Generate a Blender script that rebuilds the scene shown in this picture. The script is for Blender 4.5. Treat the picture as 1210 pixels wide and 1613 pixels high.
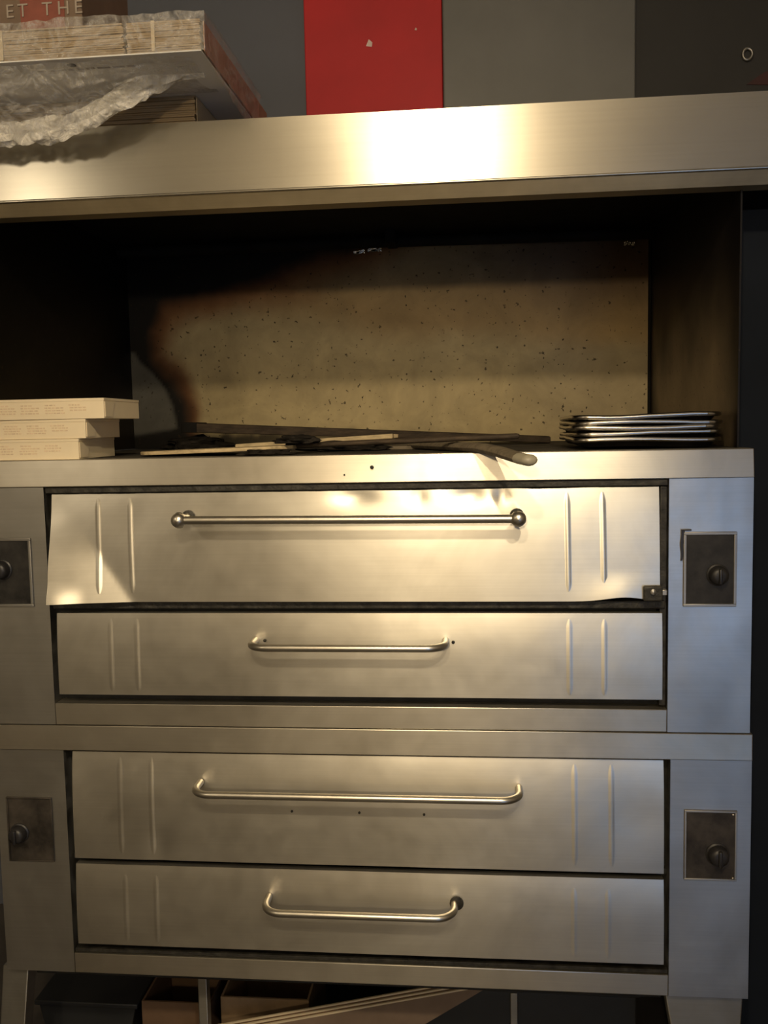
import bpy, bmesh, math, random
from mathutils import Vector, Matrix, noise

for o in list(bpy.data.objects):
    bpy.data.objects.remove(o, do_unlink=True)
scene = bpy.context.scene
COL = scene.collection
random.seed(7)

# ------------------------------------------------------------------ camera
# oven front plane is Y=0, +Y goes into the alcove, floor at FLOOR
FLOOR = -0.15
pitch, yaw, roll, fpx = -0.0923495, -0.1004912, -0.0199765, 1475.85
cam = bpy.data.cameras.new('camera')
cam.sensor_fit = 'VERTICAL'
cam.sensor_height = 36.0
cam.lens = fpx / 1613.0 * 36.0
camo = bpy.data.objects.new('camera', cam)
COL.objects.link(camo)
fwd = Vector((math.sin(yaw) * math.cos(pitch), math.cos(yaw) * math.cos(pitch), math.sin(pitch)))
rgt = Vector((math.cos(yaw), -math.sin(yaw), 0))
upv = rgt.cross(fwd)
r2 = rgt * math.cos(roll) + upv * math.sin(roll)
u2 = -rgt * math.sin(roll) + upv * math.cos(roll)
camo.matrix_world = Matrix(((r2.x, u2.x, -fwd.x, 0), (r2.y, u2.y, -fwd.y, -2.2), (r2.z, u2.z, -fwd.z, 1.70), (0, 0, 0, 1)))
scene.camera = camo

# ------------------------------------------------------------------ world, lamps, exposure
world = bpy.data.worlds.new('sky')
scene.world = world
world.use_nodes = True
bg = world.node_tree.nodes['Background']
bg.inputs[0].default_value = (0.34, 0.57, 1.0, 1)
bg.inputs[1].default_value = 2.3
scene.view_settings.view_transform = 'Standard'
scene.view_settings.look = 'None'
scene.view_settings.exposure = 0.12
scene.view_settings.gamma = 1.0
scene.view_settings.use_curve_mapping = False

def lamp(name, kind, loc, power, color, size, aim=None, cone=None, blend=0.5):
    l = bpy.data.lights.new(name, kind)
    l.energy = power
    l.color = color
    l.shadow_soft_size = size
    if kind == 'SPOT':
        l.spot_size = math.radians(cone)
        l.spot_blend = blend
    o = bpy.data.objects.new(name, l)
    o.location = loc
    if aim is not None:
        o.rotation_euler = (Vector(aim) - Vector(loc)).to_track_quat('-Z', 'Y').to_euler()
    COL.objects.link(o)
    return o

lamp('ceiling_bulb', 'POINT', (-0.21, -2.80, 3.13), 105, (1.0, 0.80, 0.52), 0.06)
lamp('track_spot', 'SPOT', (0.52, -3.05, 3.30), 190, (1.0, 0.83, 0.56), 0.05, aim=(-0.36, 0, 1.28), cone=30, blend=0.8)
lamp('far_fill_lamp', 'POINT', (-0.30, -5.0, 2.38), 110, (1.0, 0.80, 0.52), 0.08)  # added fill, set low to reach deep into the alcove
lamp('left_ceiling_bulb', 'POINT', (-2.25, -2.6, 2.65), 20, (1.0, 0.84, 0.60), 0.10)

# ------------------------------------------------------------------ mesh helpers
class MB:
    """collects shapes in one bmesh and links them as one mesh object"""
    def __init__(self):
        self.bm = bmesh.new(); self.round = False
    def box(self, a, b, bev=0.0, seg=2):
        x0, y0, z0 = a; x1, y1, z1 = b
        bm = self.bm
        vs = [bm.verts.new(p) for p in ((x0, y0, z0), (x1, y0, z0), (x1, y1, z0), (x0, y1, z0), (x0, y0, z1), (x1, y0, z1), (x1, y1, z1), (x0, y1, z1))]
        fs = [bm.faces.new([vs[i] for i in f]) for f in ((3, 2, 1, 0), (4, 5, 6, 7), (0, 1, 5, 4), (1, 2, 6, 5), (2, 3, 7, 6), (3, 0, 4, 7))]
        if bev > 0:
            es = {e for f in fs for e in f.edges}
            bmesh.ops.bevel(bm, geom=list(es), offset=bev, segments=seg, profile=0.5, affect='EDGES')
        return self
    def prism(self, pts, vec, bev=0.0):
        """polygon pts (3d) extruded by vec"""
        bm = self.bm
        vec = Vector(vec)
        a = [bm.verts.new(p) for p in pts]
        b = [bm.verts.new(Vector(p) + vec) for p in pts]
        n = len(pts)
        fs = [bm.faces.new(a[::-1]), bm.faces.new(b)]
        for i in range(n):
            fs.append(bm.faces.new((a[i], a[(i + 1) % n], b[(i + 1) % n], b[i])))
        if bev > 0:
            bmesh.ops.bevel(bm, geom=list({e for f in fs for e in f.edges}), offset=bev, segments=2, profile=0.5, affect='EDGES')
        return self
    def tube(self, path, rad, n=12, cap=True):
        bm = self.bm; self.round = True
        path = [Vector(p) for p in path]
        rads = rad if isinstance(rad, (list, tuple)) else [rad] * len(path)
        rings = []
        ref = None
        for i, p in enumerate(path):
            t = (path[min(i + 1, len(path) - 1)] - path[max(i - 1, 0)]).normalized()
            if ref is None:
                ref = Vector((0, 0, 1)) if abs(t.z) < 0.9 else Vector((1, 0, 0))
            ref = (ref - t * ref.dot(t)).normalized()
            s = t.cross(ref)
            rings.append([bm.verts.new(p + (ref * math.cos(2 * math.pi * k / n) + s * math.sin(2 * math.pi * k / n)) * rads[i]) for k in range(n)])
        for a, b in zip(rings, rings[1:]):
            for k in range(n):
                bm.faces.new((a[k], a[(k + 1) % n], b[(k + 1) % n], b[k]))
        if cap:
            bm.faces.new(rings[0][::-1]); bm.faces.new(rings[-1])
        return self
    def lathe(self, origin, axis, prof, n=20):
        """prof: list of (distance along axis, radius)"""
        o = Vector(origin); ax = Vector(axis).normalized()
        return self.tube([o + ax * d for d, _ in prof], [max(r, 1e-4) for _, r in prof], n)
    def grid(self, nx, ny, fn, thick=None):
        """fn(u,v)->point; with thick (a vector) the sheet becomes a closed solid"""
        bm = self.bm
        V = [[bm.verts.new(fn(i / nx, j / ny)) for i in range(nx + 1)] for j in range(ny + 1)]
        for j in range(ny):
            for i in range(nx):
                bm.faces.new((V[j][i], V[j][i + 1], V[j + 1][i + 1], V[j + 1][i]))
        if thick is not None:
            t = Vector(thick)
            W = [[bm.verts.new(v.co + t) for v in row] for row in V]
            for j in range(ny):
                for i in range(nx):
                    bm.faces.new((W[j][i], W[j + 1][i], W[j + 1][i + 1], W[j][i + 1]))
            for i in range(nx):
                bm.faces.new((V[0][i + 1], V[0][i], W[0][i], W[0][i + 1]))
                bm.faces.new((V[ny][i], V[ny][i + 1], W[ny][i + 1], W[ny][i]))
            for j in range(ny):
                bm.faces.new((V[j][0], V[j + 1][0], W[j + 1][0], W[j][0]))
                bm.faces.new((V[j + 1][nx], V[j][nx], W[j][nx], W[j + 1][nx]))
        return self
    def build(self, name, mat, parent=None, smooth=None):
        if smooth is None: smooth = 50 if self.round else 20
        bmesh.ops.recalc_face_normals(self.bm, faces=self.bm.faces)
        me = bpy.data.meshes.new(name)
        self.bm.to_mesh(me); self.bm.free()
        if smooth:
            me.polygons.foreach_set('use_smooth', [True] * len(me.polygons))
            me.set_sharp_from_angle(angle=math.radians(smooth))
        me.materials.append(mat)
        o = bpy.data.objects.new(name, me)
        COL.objects.link(o)
        if parent is not None:
            o.parent = parent
            o.matrix_parent_inverse = parent.matrix_world.inverted()
        return o

def thing(name, label, cat, loc=(0, 0, 0), group=None):
    o = bpy.data.objects.new(name, None)
    o.empty_display_size = 0.1
    COL.objects.link(o)
    o.location = loc
    o.matrix_world = Matrix.Translation(loc)
    return tag(o, label, cat, group)
def tag(o, label, cat, group=None):
    o['label'] = label; o['category'] = cat
    if group: o['group'] = group
    return o
def struct(o, label, cat):
    o['kind'] = 'structure'
    return tag(o, label, cat)

# ------------------------------------------------------------------ materials
def newmat(name):
    m = bpy.data.materials.new(name); m.use_nodes = True
    nt = m.node_tree
    return m, nt, nt.nodes['Principled BSDF']
def texco(nt, scale, kind='Object'):
    tc = nt.nodes.new('ShaderNodeTexCoord'); mp = nt.nodes.new('ShaderNodeMapping')
    mp.inputs['Scale'].default_value = scale
    nt.links.new(tc.outputs[kind], mp.inputs[0])
    return mp.outputs[0]
def nz(nt, vec, scale, detail=4, rough=0.55, dist=0.0):
    n = nt.nodes.new('ShaderNodeTexNoise')
    n.inputs['Scale'].default_value = scale; n.inputs['Detail'].default_value = detail
    n.inputs['Roughness'].default_value = rough; n.inputs['Distortion'].default_value = dist
    nt.links.new(vec, n.inputs['Vector'])
    return n.outputs['Fac']
def ramp(nt, fac, stops):
    r = nt.nodes.new('ShaderNodeValToRGB')
    el = r.color_ramp.elements
    while len(el) < len(stops): el.new(0.5)
    for e, (p, c) in zip(el, stops):
        e.position = p
        e.color = (c[0], c[1], c[2], 1) if isinstance(c, (tuple, list)) else (c, c, c, 1)
    nt.links.new(fac, r.inputs[0])
    return r.outputs[0]
def mixc(nt, fac, a, b, mode='MIX'):
    m = nt.nodes.new('ShaderNodeMix'); m.data_type = 'RGBA'; m.blend_type = mode
    for i, x in ((0, fac), (6, a), (7, b)):
        if hasattr(x, 'is_output'): nt.links.new(x, m.inputs[i])
        elif i == 0: m.inputs[0].default_value = x
        else: m.inputs[i].default_value = (*x, 1)
    return m.outputs[2]
def bump(nt, bs, h, strength, dist=0.01, prev=None):
    b = nt.nodes.new('ShaderNodeBump')
    b.inputs['Strength'].default_value = strength; b.inputs['Distance'].default_value = dist
    nt.links.new(h, b.inputs['Height'])
    if prev is not None: nt.links.new(prev, b.inputs['Normal'])
    nt.links.new(b.outputs[0], bs.inputs['Normal'])
    return b.outputs[0]

def steel(name, col=(0.56, 0.53, 0.47), rough=0.36, grime=0.35, brush=(3, 3, 220), wave=0.02, bb=0.012, grimecol=(0.16, 0.13, 0.09), metal=1.0, aniso=0.55, rvar=True):
    m, nt, bs = newmat(name)
    v = texco(nt, (1, 1, 1)); vb = texco(nt, brush)
    br = nz(nt, vb, 1.0, 3)
    cl = nz(nt, v, 2.6, 5, 0.6, 0.6)
    sp = nz(nt, v, 24, 3, 0.6)
    gm = ramp(nt, cl, [(0.38, 0.0), (0.72, 1.0)])
    base = mixc(nt, ramp(nt, br, [(0.3, 0.0), (0.7, 1.0)]), tuple(c * 0.96 for c in col), tuple(min(1, c * 1.03) for c in col))
    mt = nt.nodes.new('ShaderNodeMath'); mt.operation = 'MULTIPLY'; mt.inputs[1].default_value = grime
    nt.links.new(gm, mt.inputs[0])
    c = mixc(nt, mt.outputs[0], base, grimecol)
    nt.links.new(c, bs.inputs['Base Color'])
    bs.inputs['Metallic'].default_value = metal
    rr = nt.nodes.new('ShaderNodeMapRange')
    rr.inputs['To Min'].default_value = rough - 0.03; rr.inputs['To Max'].default_value = rough + 0.06
    bs.inputs['Roughness'].default_value = rough
    if rvar:
        nt.links.new(sp, rr.inputs['Value']); nt.links.new(rr.outputs[0], bs.inputs['Roughness'])
    b1 = bump(nt, bs, nz(nt, v, 5.0, 2), wave, 0.05)
    bump(nt, bs, br, bb, 0.002, b1)
    if aniso:
        tg = nt.nodes.new('ShaderNodeCombineXYZ'); tg.inputs[0].default_value = 1.0     # sheets are brushed along X
        nt.links.new(tg.outputs[0], bs.inputs['Tangent'])
        bs.inputs['Anisotropic'].default_value = aniso
        bs.inputs['Anisotropic Rotation'].default_value = 0.25
    return m

def plain(name, col, rough=0.6, metal=0.0, var=0.25, scale=12, bmp=0.0, spec=0.5, stretch=(1, 1, 1)):
    m, nt, bs = newmat(name)
    v = texco(nt, stretch)
    f = nz(nt, v, scale, 5, 0.6)
    c = mixc(nt, ramp(nt, f, [(0.3, 0.0), (0.7, 1.0)]), tuple(x * (1 - var) for x in col), tuple(min(1, x * (1 + var)) for x in col))
    nt.links.new(c, bs.inputs['Base Color'])
    bs.inputs['Roughness'].default_value = rough; bs.inputs['Metallic'].default_value = metal
    bs.inputs['Specular IOR Level'].default_value = spec
    if bmp: bump(nt, bs, f, bmp, 0.01)
    return m

def soot_mat(name):
    """stain colours come from the sheet's own colour attribute; grease specks and grain on top"""
    m, nt, bs = newmat(name)
    at = nt.nodes.new('ShaderNodeAttribute'); at.attribute_name = 'stain_shade'
    v = texco(nt, (1, 1, 1))
    spk = ramp(nt, nz(nt, v, 75, 2, 0.5), [(0.665, 0.0), (0.72, 0.85)])
    dif = ramp(nt, nz(nt, v, 7, 5, 0.65, 0.5), [(0.25, 0.72), (0.75, 1.15)])
    c = mixc(nt, 1.0, at.outputs['Color'], dif, 'MULTIPLY')
    c = mixc(nt, spk, c, (0.03, 0.02, 0.01))
    nt.links.new(c, bs.inputs['Base Color'])
    bs.inputs['Metallic'].default_value = 0.25
    bs.inputs['Roughness'].default_value = 0.5
    bs.inputs['Specular IOR Level'].default_value = 0.25
    bump(nt, bs, nz(nt, v, 30, 4), 0.08, 0.005)
    return m

M = {}
M['hood'] = steel('hood_steel', (0.50, 0.47, 0.40), 0.27, 0.10, (2, 2, 160), 0.0, 0.0, rvar=False)
M['steel'] = steel('oven_steel', (0.61, 0.58, 0.51), 0.36, 0.36)
M['panel'] = steel('panel_steel', (0.52, 0.51, 0.48), 0.36, 0.35)
M['rail'] = steel('rail_steel', (0.58, 0.54, 0.46), 0.36, 0.38, (2, 2, 260))
M['handle'] = steel('handle_steel', (0.66, 0.62, 0.54), 0.30, 0.3, (60, 60, 60), 0.0, aniso=0)
M['brown_lip'] = steel('greasy_steel', (0.56, 0.47, 0.31), 0.42, 0.5)
M['frame'] = steel('plate_frame_steel', (0.40, 0.39, 0.37), 0.46, 0.5)
M['sooty_plate'] = plain('sooty_plate', (0.022, 0.020, 0.018), 0.55, 0.3, 0.7, 22, 0.1)
M['rusty_plate'] = plain('rusty_plate', (0.050, 0.042, 0.034), 0.5, 0.4, 0.8, 14, 0.1)
M['knob'] = plain('black_knob', (0.018, 0.017, 0.018), 0.42, 0, 0.3, 30)
M['cavity'] = plain('black_iron', (0.016, 0.015, 0.013), 0.7, 0.2, 0.6, 18, 0.2)
M['greasebar'] = plain('greasy_bar', (0.035, 0.032, 0.026), 0.55, 0.4, 0.6, 40, 0.4)
M['oventop'] = plain('sooty_top', (0.05, 0.042, 0.03), 0.7, 0.1, 0.6, 14, 0.3)
M['black'] = plain('soot_black', (0.008, 0.007, 0.006), 0.8, 0, 0.5, 9, 0.2, 0.2)
M['rag'] = plain('charred_cloth', (0.018, 0.015, 0.012), 0.9, 0, 0.6, 30, 0.5, 0.1)
M['wood'] = plain('worn_wood', (0.34, 0.26, 0.15), 0.65, 0, 0.3, 9, 0.15, 0.3, (1, 8, 8))
M['palewood'] = plain('pale_wood', (0.46, 0.36, 0.21), 0.6, 0, 0.35, 9, 0.1, 0.3, (2, 8, 8))
M['darkwood'] = plain('burnt_wood', (0.05, 0.035, 0.022), 0.75, 0, 0.5, 9, 0.2, 0.3, (2, 9, 9))
M['greywood'] = plain('greyed_wood', (0.14, 0.112, 0.075), 0.7, 0, 0.35, 9, 0.15, 0.3, (2, 9, 9))
M['tip'] = plain('handle_tip_paint', (0.30, 0.27, 0.20), 0.45, 0, 0.15, 20)
M['boxwhite'] = plain('white_carton', (0.78, 0.66, 0.46), 0.75, 0, 0.06, 5)
M['print'] = plain('faded_print', (0.68, 0.53, 0.36), 0.8, 0, 0.15, 60)
M['kraft'] = plain('kraft_edge', (0.34, 0.25, 0.145), 0.85, 0, 0.25, 3, 0.3, 0.2, (1, 1, 90))
M['kraftpale'] = plain('kraft_pale', (0.56, 0.46, 0.31), 0.85, 0, 0.1, 5)
M['sheetwhite'] = plain('white_sheet', (0.86, 0.84, 0.80), 0.7, 0, 0.06, 4)
M['pinkprint'] = plain('pink_print', (0.48, 0.24, 0.16), 0.75, 0, 0.2, 8)
M['greyprint'] = plain('grey_print', (0.40, 0.37, 0.34), 0.8, 0, 0.2, 60)
M['carton'] = plain('brown_carton', (0.16, 0.11, 0.075), 0.8, 0, 0.2, 6)
M['cartonred'] = plain('carton_red_patch', (0.20, 0.06, 0.04), 0.8, 0, 0.25, 10)
M['smear'] = plain('dull_red_smear', (0.045, 0.012, 0.012), 0.7, 0, 0.4, 14)
M['letter'] = plain('pale_lettering', (0.32, 0.27, 0.22), 0.7, 0, 0.05, 6)
M['redpaint'] = plain('red_paint', (0.50, 0.012, 0.016), 0.6, 0, 0.12, 3)
M['slate'] = plain('slate_paint', (0.095, 0.102, 0.125), 0.6, 0, 0.08, 3)
M['duct'] = plain('grey_duct', (0.13, 0.13, 0.125), 0.5, 0.3, 0.1, 3)
M['darkwall'] = plain('dark_wall', (0.016, 0.015, 0.014), 0.6, 0, 0.2, 4)
M['navy'] = plain('navy_gap_shade', (0.007, 0.010, 0.016), 0.8, 0, 0.2, 4, 0, 0.2)  # shade of the narrow gap put into the colour
M['chip'] = plain('white_chip', (0.75, 0.62, 0.55), 0.7)
M['foil'] = plain('foil_tape', (0.7, 0.65, 0.55), 0.25, 1.0, 0.3, 60, 0.6)
M['floor'] = plain('floor_tile', (0.06, 0.052, 0.045), 0.45, 0, 0.3, 5)
M['roomwall'] = plain('room_paint', (0.28, 0.26, 0.23), 0.8, 0, 0.05, 2)
M['ceil'] = plain('ceiling_paint', (0.35, 0.33, 0.30), 0.85, 0, 0.05, 2)
M['box_under'] = plain('brown_box', (0.13, 0.075, 0.04), 0.8, 0, 0.2, 8)
M['box_under2'] = plain('tan_box', (0.24, 0.16, 0.09), 0.8, 0, 0.25, 12)
M['dark_plastic'] = plain('dark_plastic', (0.020, 0.021, 0.022), 0.5, 0, 0.2, 6)
M['leg'] = steel('leg_steel', (0.36, 0.35, 0.32), 0.5, 0.5)
M['soot'] = soot_mat('sooted_sheet')
M['pan'] = steel('pan_metal', (0.62, 0.58, 0.52), 0.22, 0.5, (20, 20, 90), 0.06, grimecol=(0.03, 0.025, 0.02), aniso=0)
M['pandark'] = plain('baked_on_grime', (0.02, 0.017, 0.014), 0.35, 0.6, 0.6, 30, 0.3)

def film_mat(name, lo, hi, white, rough=0.10):
    m, nt, bs = newmat(name)
    v = texco(nt, (1, 1, 1))
    f = nz(nt, v, 13, 6, 0.62, 1.6)
    ab = nt.nodes.new('ShaderNodeMath'); ab.operation = 'SUBTRACT'; ab.inputs[1].default_value = 0.5
    nt.links.new(f, ab.inputs[0])
    ab2 = nt.nodes.new('ShaderNodeMath'); ab2.operation = 'ABSOLUTE'; nt.links.new(ab.outputs[0], ab2.inputs[0])
    fac = ramp(nt, ab2.outputs[0], [(0.0, hi), (0.05, (hi + lo) / 2), (0.16, lo)])   # whitish creases in clear film
    bs.inputs['Base Color'].default_value = (*white, 1)
    bs.inputs['Roughness'].default_value = rough
    bs.inputs['Specular IOR Level'].default_value = 0.9
    h = nz(nt, v, 30, 5, 0.6, 1.5)
    nrm = bump(nt, bs, h, 0.8, 0.015)
    gl = nt.nodes.new('ShaderNodeBsdfGlossy'); gl.inputs['Roughness'].default_value = rough
    nt.links.new(nrm, gl.inputs['Normal'])
    tr = nt.nodes.new('ShaderNodeBsdfTransparent')
    m0 = nt.nodes.new('ShaderNodeMixShader'); m0.inputs[0].default_value = 0.07
    nt.links.new(tr.outputs[0], m0.inputs[1]); nt.links.new(gl.outputs[0], m0.inputs[2])
    mx = nt.nodes.new('ShaderNodeMixShader')
    nt.links.new(fac, mx.inputs[0]); nt.links.new(m0.outputs[0], mx.inputs[1]); nt.links.new(bs.outputs[0], mx.inputs[2])
    nt.links.new(mx.outputs[0], nt.nodes['Material Output'].inputs[0])
    return m
M['film'] = film_mat('clear_film', 0.03, 0.34, (0.80, 0.77, 0.72))
M['filmband'] = film_mat('gathered_film', 0.45, 0.98, (0.88, 0.84, 0.76))

def smooth(a, b, x):
    t = max(0.0, min(1.0, (x - a) / (b - a)))
    return t * t * (3 - 2 * t)
def lerp3(a, b, t):
    return tuple(p + (q - p) * t for p, q in zip(a, b))
def fbm(x, y, z=0.0, o=4):
    return noise.fractal(Vector((x, y, z)), 1.0, 2.0, o)
def paint(o, fn):
    me = o.data
    at = me.color_attributes.new('stain_shade', 'FLOAT_COLOR', 'POINT')
    for i, v in enumerate(me.vertices):
        c = fn(v.co)
        at.data[i].color = (c[0], c[1], c[2], 1)

# ------------------------------------------------------------------ setting
RX0, RX1, RY0, RY1, CEIL = -3.0, 2.6, -5.5, 1.17, 3.7
struct(MB().box((RX0, RY0, FLOOR - 0.1), (RX1, RY1 + 0.2, FLOOR)).build('floor', M['floor']), 'dark tiled kitchen floor below the oven stand', 'floor')
struct(MB().box((RX0, RY0, CEIL), (RX1, RY1 + 0.2, CEIL + 0.1)).build('ceiling', M['ceil']), 'plain ceiling over the kitchen', 'ceiling')
struct(MB().box((RX0, RY1, FLOOR), (RX1, RY1 + 0.1, CEIL)).build('wall_back', M['slate']), 'dark slate grey wall behind the hood and oven', 'wall')
struct(MB().box((RX0 - 0.1, RY0, FLOOR), (RX0, RY1, CEIL)).build('wall_left', M['roomwall']), 'painted side wall left of the oven', 'wall')
struct(MB().box((RX1, RY0, FLOOR), (RX1 + 0.1, RY1, CEIL)).build('wall_right', M['roomwall']), 'painted side wall far right of the oven', 'wall')
wf = MB()
DX0, DX1, DZ = 1.15, 2.25, 2.05
wf.box((RX0, RY0 - 0.1, FLOOR), (DX0, RY0, CEIL)).box((DX1, RY0 - 0.1, FLOOR), (RX1, RY0, CEIL)).box((DX0, RY0 - 0.1, DZ), (DX1, RY0, CEIL))
struct(wf.build('wall_front', M['roomwall'], smooth=0), 'wall with an open doorway facing the oven', 'wall')
struct(MB().box((0.642, 0.22, FLOOR), (0.90, RY1, 2.205)).build('wall_partition', M['navy']), 'partition in the narrow gap right of the oven, coloured near black as shade', 'wall')

# sooted steel lining of the alcove over the oven
zt = 1.6315
AX0, AX1, AY = -1.255, 0.60, 1.15
soot_line = [(-0.22, 2.40), (-0.42, 2.325), (-0.60, 2.262), (-0.789, 2.206), (-1.0, 2.155), (-1.12, 2.12), (-1.165, 2.05), (-1.155, 1.969), (-1.105, 1.905), (-1.05, 1.83), (-1.030, 1.75), (-1.030, 1.5)]
def seg_d(p, a, b):
    ax, ay = a; bx, by = b; px, py = p
    dx, dy = bx - ax, by - ay
    t = max(0, min(1, ((px - ax) * dx + (py - ay) * dy) / (dx * dx + dy * dy)))
    return math.hypot(px - ax - dx * t, py - ay - dy * t)
def inside(p, poly):
    r = False
    for (x1, y1), (x2, y2) in zip(poly, poly[1:] + poly[:1]):
        if (y1 > p[1]) != (y2 > p[1]) and p[0] < (x2 - x1) * (p[1] - y1) / (y2 - y1) + x1:
            r = not r
    return r
soot_poly = soot_line + [(-1.9, 1.5), (-1.9, 2.6), (-0.22, 2.6)]
grey_poly = [(-1.240, 1.985), (-1.215, 1.945), (-1.168, 1.900), (-1.125, 1.845), (-1.098, 1.783), (-1.085, 1.70), (-1.30, 1.66), (-1.30, 1.98)]
def back_col(co):
    x, z = co.x, co.z
    n = fbm(x * 5, z * 5, 3) * 0.03
    d = min(seg_d((x, z), a, b) for a, b in zip(soot_line, soot_line[1:]))
    if inside((x, z), soot_poly): d = -d
    d += n
    clean = (0.46, 0.37, 0.20)
    clean = lerp3(clean, (0.38, 0.31, 0.185), smooth(0.0, 0.5, x))
    # heat-browned upper half, some of the hood's shade painted in with it
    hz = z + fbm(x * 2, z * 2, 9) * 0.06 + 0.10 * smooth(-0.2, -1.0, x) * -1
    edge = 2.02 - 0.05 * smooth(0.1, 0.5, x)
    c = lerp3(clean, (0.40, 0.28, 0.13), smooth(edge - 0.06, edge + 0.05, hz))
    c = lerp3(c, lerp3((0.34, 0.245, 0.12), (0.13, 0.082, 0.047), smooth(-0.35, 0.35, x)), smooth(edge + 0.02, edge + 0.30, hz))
    c = lerp3((0.20, 0.085, 0.03), c, smooth(0.0, 0.06 + 0.09 * smooth(1.9, 2.15, z), d))
    c = lerp3((0.006, 0.005, 0.004), c, smooth(-0.045, 0.045, d))
    g = min(seg_d((x, z), a, b) for a, b in zip(grey_poly, grey_poly[1:] + grey_poly[:1])) + n * 0.3
    if inside((x, z), grey_poly): c = lerp3(c, (0.11, 0.105, 0.09), smooth(-0.004, 0.016, g))
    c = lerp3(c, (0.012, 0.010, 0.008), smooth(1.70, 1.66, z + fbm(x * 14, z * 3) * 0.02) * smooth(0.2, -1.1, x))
    return c
root = thing('alcove_lining', 'soot stained steel sheet lining around the space above the oven', 'wall lining', (-0.3, AY, zt))
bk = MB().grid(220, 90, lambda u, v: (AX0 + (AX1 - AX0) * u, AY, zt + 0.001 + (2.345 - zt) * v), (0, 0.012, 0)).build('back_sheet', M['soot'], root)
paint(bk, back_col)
bk['label'] = 'yellowed steel back sheet with black soot on its upper left'
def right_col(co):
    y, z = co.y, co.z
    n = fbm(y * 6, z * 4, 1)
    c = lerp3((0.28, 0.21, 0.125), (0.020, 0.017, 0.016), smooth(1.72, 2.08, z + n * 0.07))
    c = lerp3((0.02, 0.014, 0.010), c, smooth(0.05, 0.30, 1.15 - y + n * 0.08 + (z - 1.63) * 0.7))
    return lerp3((0.006, 0.005, 0.006), c, smooth(0.06, 0.24, y + n * 0.06))  # front end painted black as shade, so lamps don't light the edge
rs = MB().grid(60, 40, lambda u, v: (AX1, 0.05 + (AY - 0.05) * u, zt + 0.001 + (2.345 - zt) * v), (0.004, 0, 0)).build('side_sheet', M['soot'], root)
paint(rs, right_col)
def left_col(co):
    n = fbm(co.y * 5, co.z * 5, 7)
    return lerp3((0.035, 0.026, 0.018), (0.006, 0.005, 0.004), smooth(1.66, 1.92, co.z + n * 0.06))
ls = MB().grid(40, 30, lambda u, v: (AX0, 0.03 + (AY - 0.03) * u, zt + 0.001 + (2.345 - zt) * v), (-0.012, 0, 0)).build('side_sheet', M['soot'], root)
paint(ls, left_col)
MB().tube([(AX1 - 0.005, AY - 0.004, zt + 0.002), (AX1 - 0.005, AY - 0.004, 2.335)], 0.006, 8).build('corner_seam', M['black'], root)

# ------------------------------------------------------------------ hood
hood = thing('exhaust_hood', 'long brushed steel extraction hood above the oven with lamp glare on its front', 'hood', (-0.3, 0, 2.22))
HX0, HX1 = -1.55, 1.10
def fascia(u, v):
    x = HX0 + (HX1 - HX0) * u
    z = 2.250 + 0.162 * v
    return (x, 0.0015 * fbm(x * 2.2, z * 3, 5, 2), z)
MB().grid(90, 10, fascia, (0, 0.018, 0)).build('fascia', M['hood'], hood)
MB().tube([(HX0, 0.002, 2.2495), (HX1, 0.002, 2.2495)], 0.0038, 10).build('hem', M['hood'], hood)
MB().prism([(HX0, 0.002, 2.248), (HX0, 0.020, 2.217), (HX0, 0.060, 2.214), (HX0, 0.060, 2.219), (HX0, 0.023, 2.223), (HX0, 0.012, 2.248)], (HX1 - HX0, 0, 0)).build('lip', M['brown_lip'], hood)
MB().box((HX0, 0.019, 2.395), (HX1, 1.168, 2.410)).build('top_sheet', M['duct'], hood)
MB().box((HX0, 0.019, 2.350), (HX1, 1.168, 2.362)).build('underside', M['black'], hood)
MB().tube([(-1.25, 1.06, 2.322), (-0.35, 1.06, 2.325), (0.59, 1.06, 2.318)], 0.02, 12).build('gas_pipe', M['black'], hood)
MB().box((-0.30, 0.98, 2.305), (-0.265, 1.09, 2.352), 0.004).build('pipe_bracket', M['black'], hood)
for x0, x1, z in ((-0.425, -0.385, 2.300), (-0.375, -0.325, 2.305), (0.505, 0.540, 2.295)):
    def tape(u, v, x0=x0, x1=x1, z=z):
        return (x0 + (x1 - x0) * u, 1.128 + 0.004 * fbm(u * 4 + x0, v * 4), z + 0.012 * v + 0.006 * fbm(u * 3, x0 * 9))
    MB().grid(8, 3, tape, (0, 0.0015, 0)).build('foil_tape', M['foil'], hood)

# panels above the hood, against the wall
o = MB().box((-0.577, 1.115, 2.4105), (-0.104, 1.169, CEIL - 0.002), 0.004).build('red_panel', M['redpaint'])
rp = thing('painted_panel', 'tall red painted panel above the hood with white paint chips', 'panel', (-0.34, 1.14, 2.4105))
o.parent = rp; o.matrix_parent_inverse = rp.matrix_world.inverted(); o.name = 'board'
for x, z, s in ((-0.353, 2.998, 0.011), (-0.193, 3.036, 0.004)):
    MB().prism([(x - s, 1.1135, z - s * 0.7), (x + s * 0.8, 1.1135, z - s), (x + s, 1.1135, z + s * 0.3), (x - s * 0.1, 1.1135, z + s * 1.3)], (0, 0.0016, 0)).build('paint_chip', M['chip'], rp)
tag(MB().box((-0.102, 1.09, 2.4105), (0.535, 1.169, CEIL - 0.002), 0.006).build('duct_cover', M['duct']), 'plain grey metal duct cover right of the red panel', 'duct cover')
dk = thing('wall_board', 'near black board above the right end of the hood with a metal ring', 'board', (1.0, 1.14, 2.4105))
MB().box((0.537, 1.13, 2.4105), (1.6, 1.169, CEIL - 0.002), 0.004).build('board', M['darkwall'], dk)
ring = [(0.901 + 0.015 * math.cos(a), 1.122, 2.895 + 0.018 * math.sin(a)) for a in [2 * math.pi * k / 20 for k in range(21)]]
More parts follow.
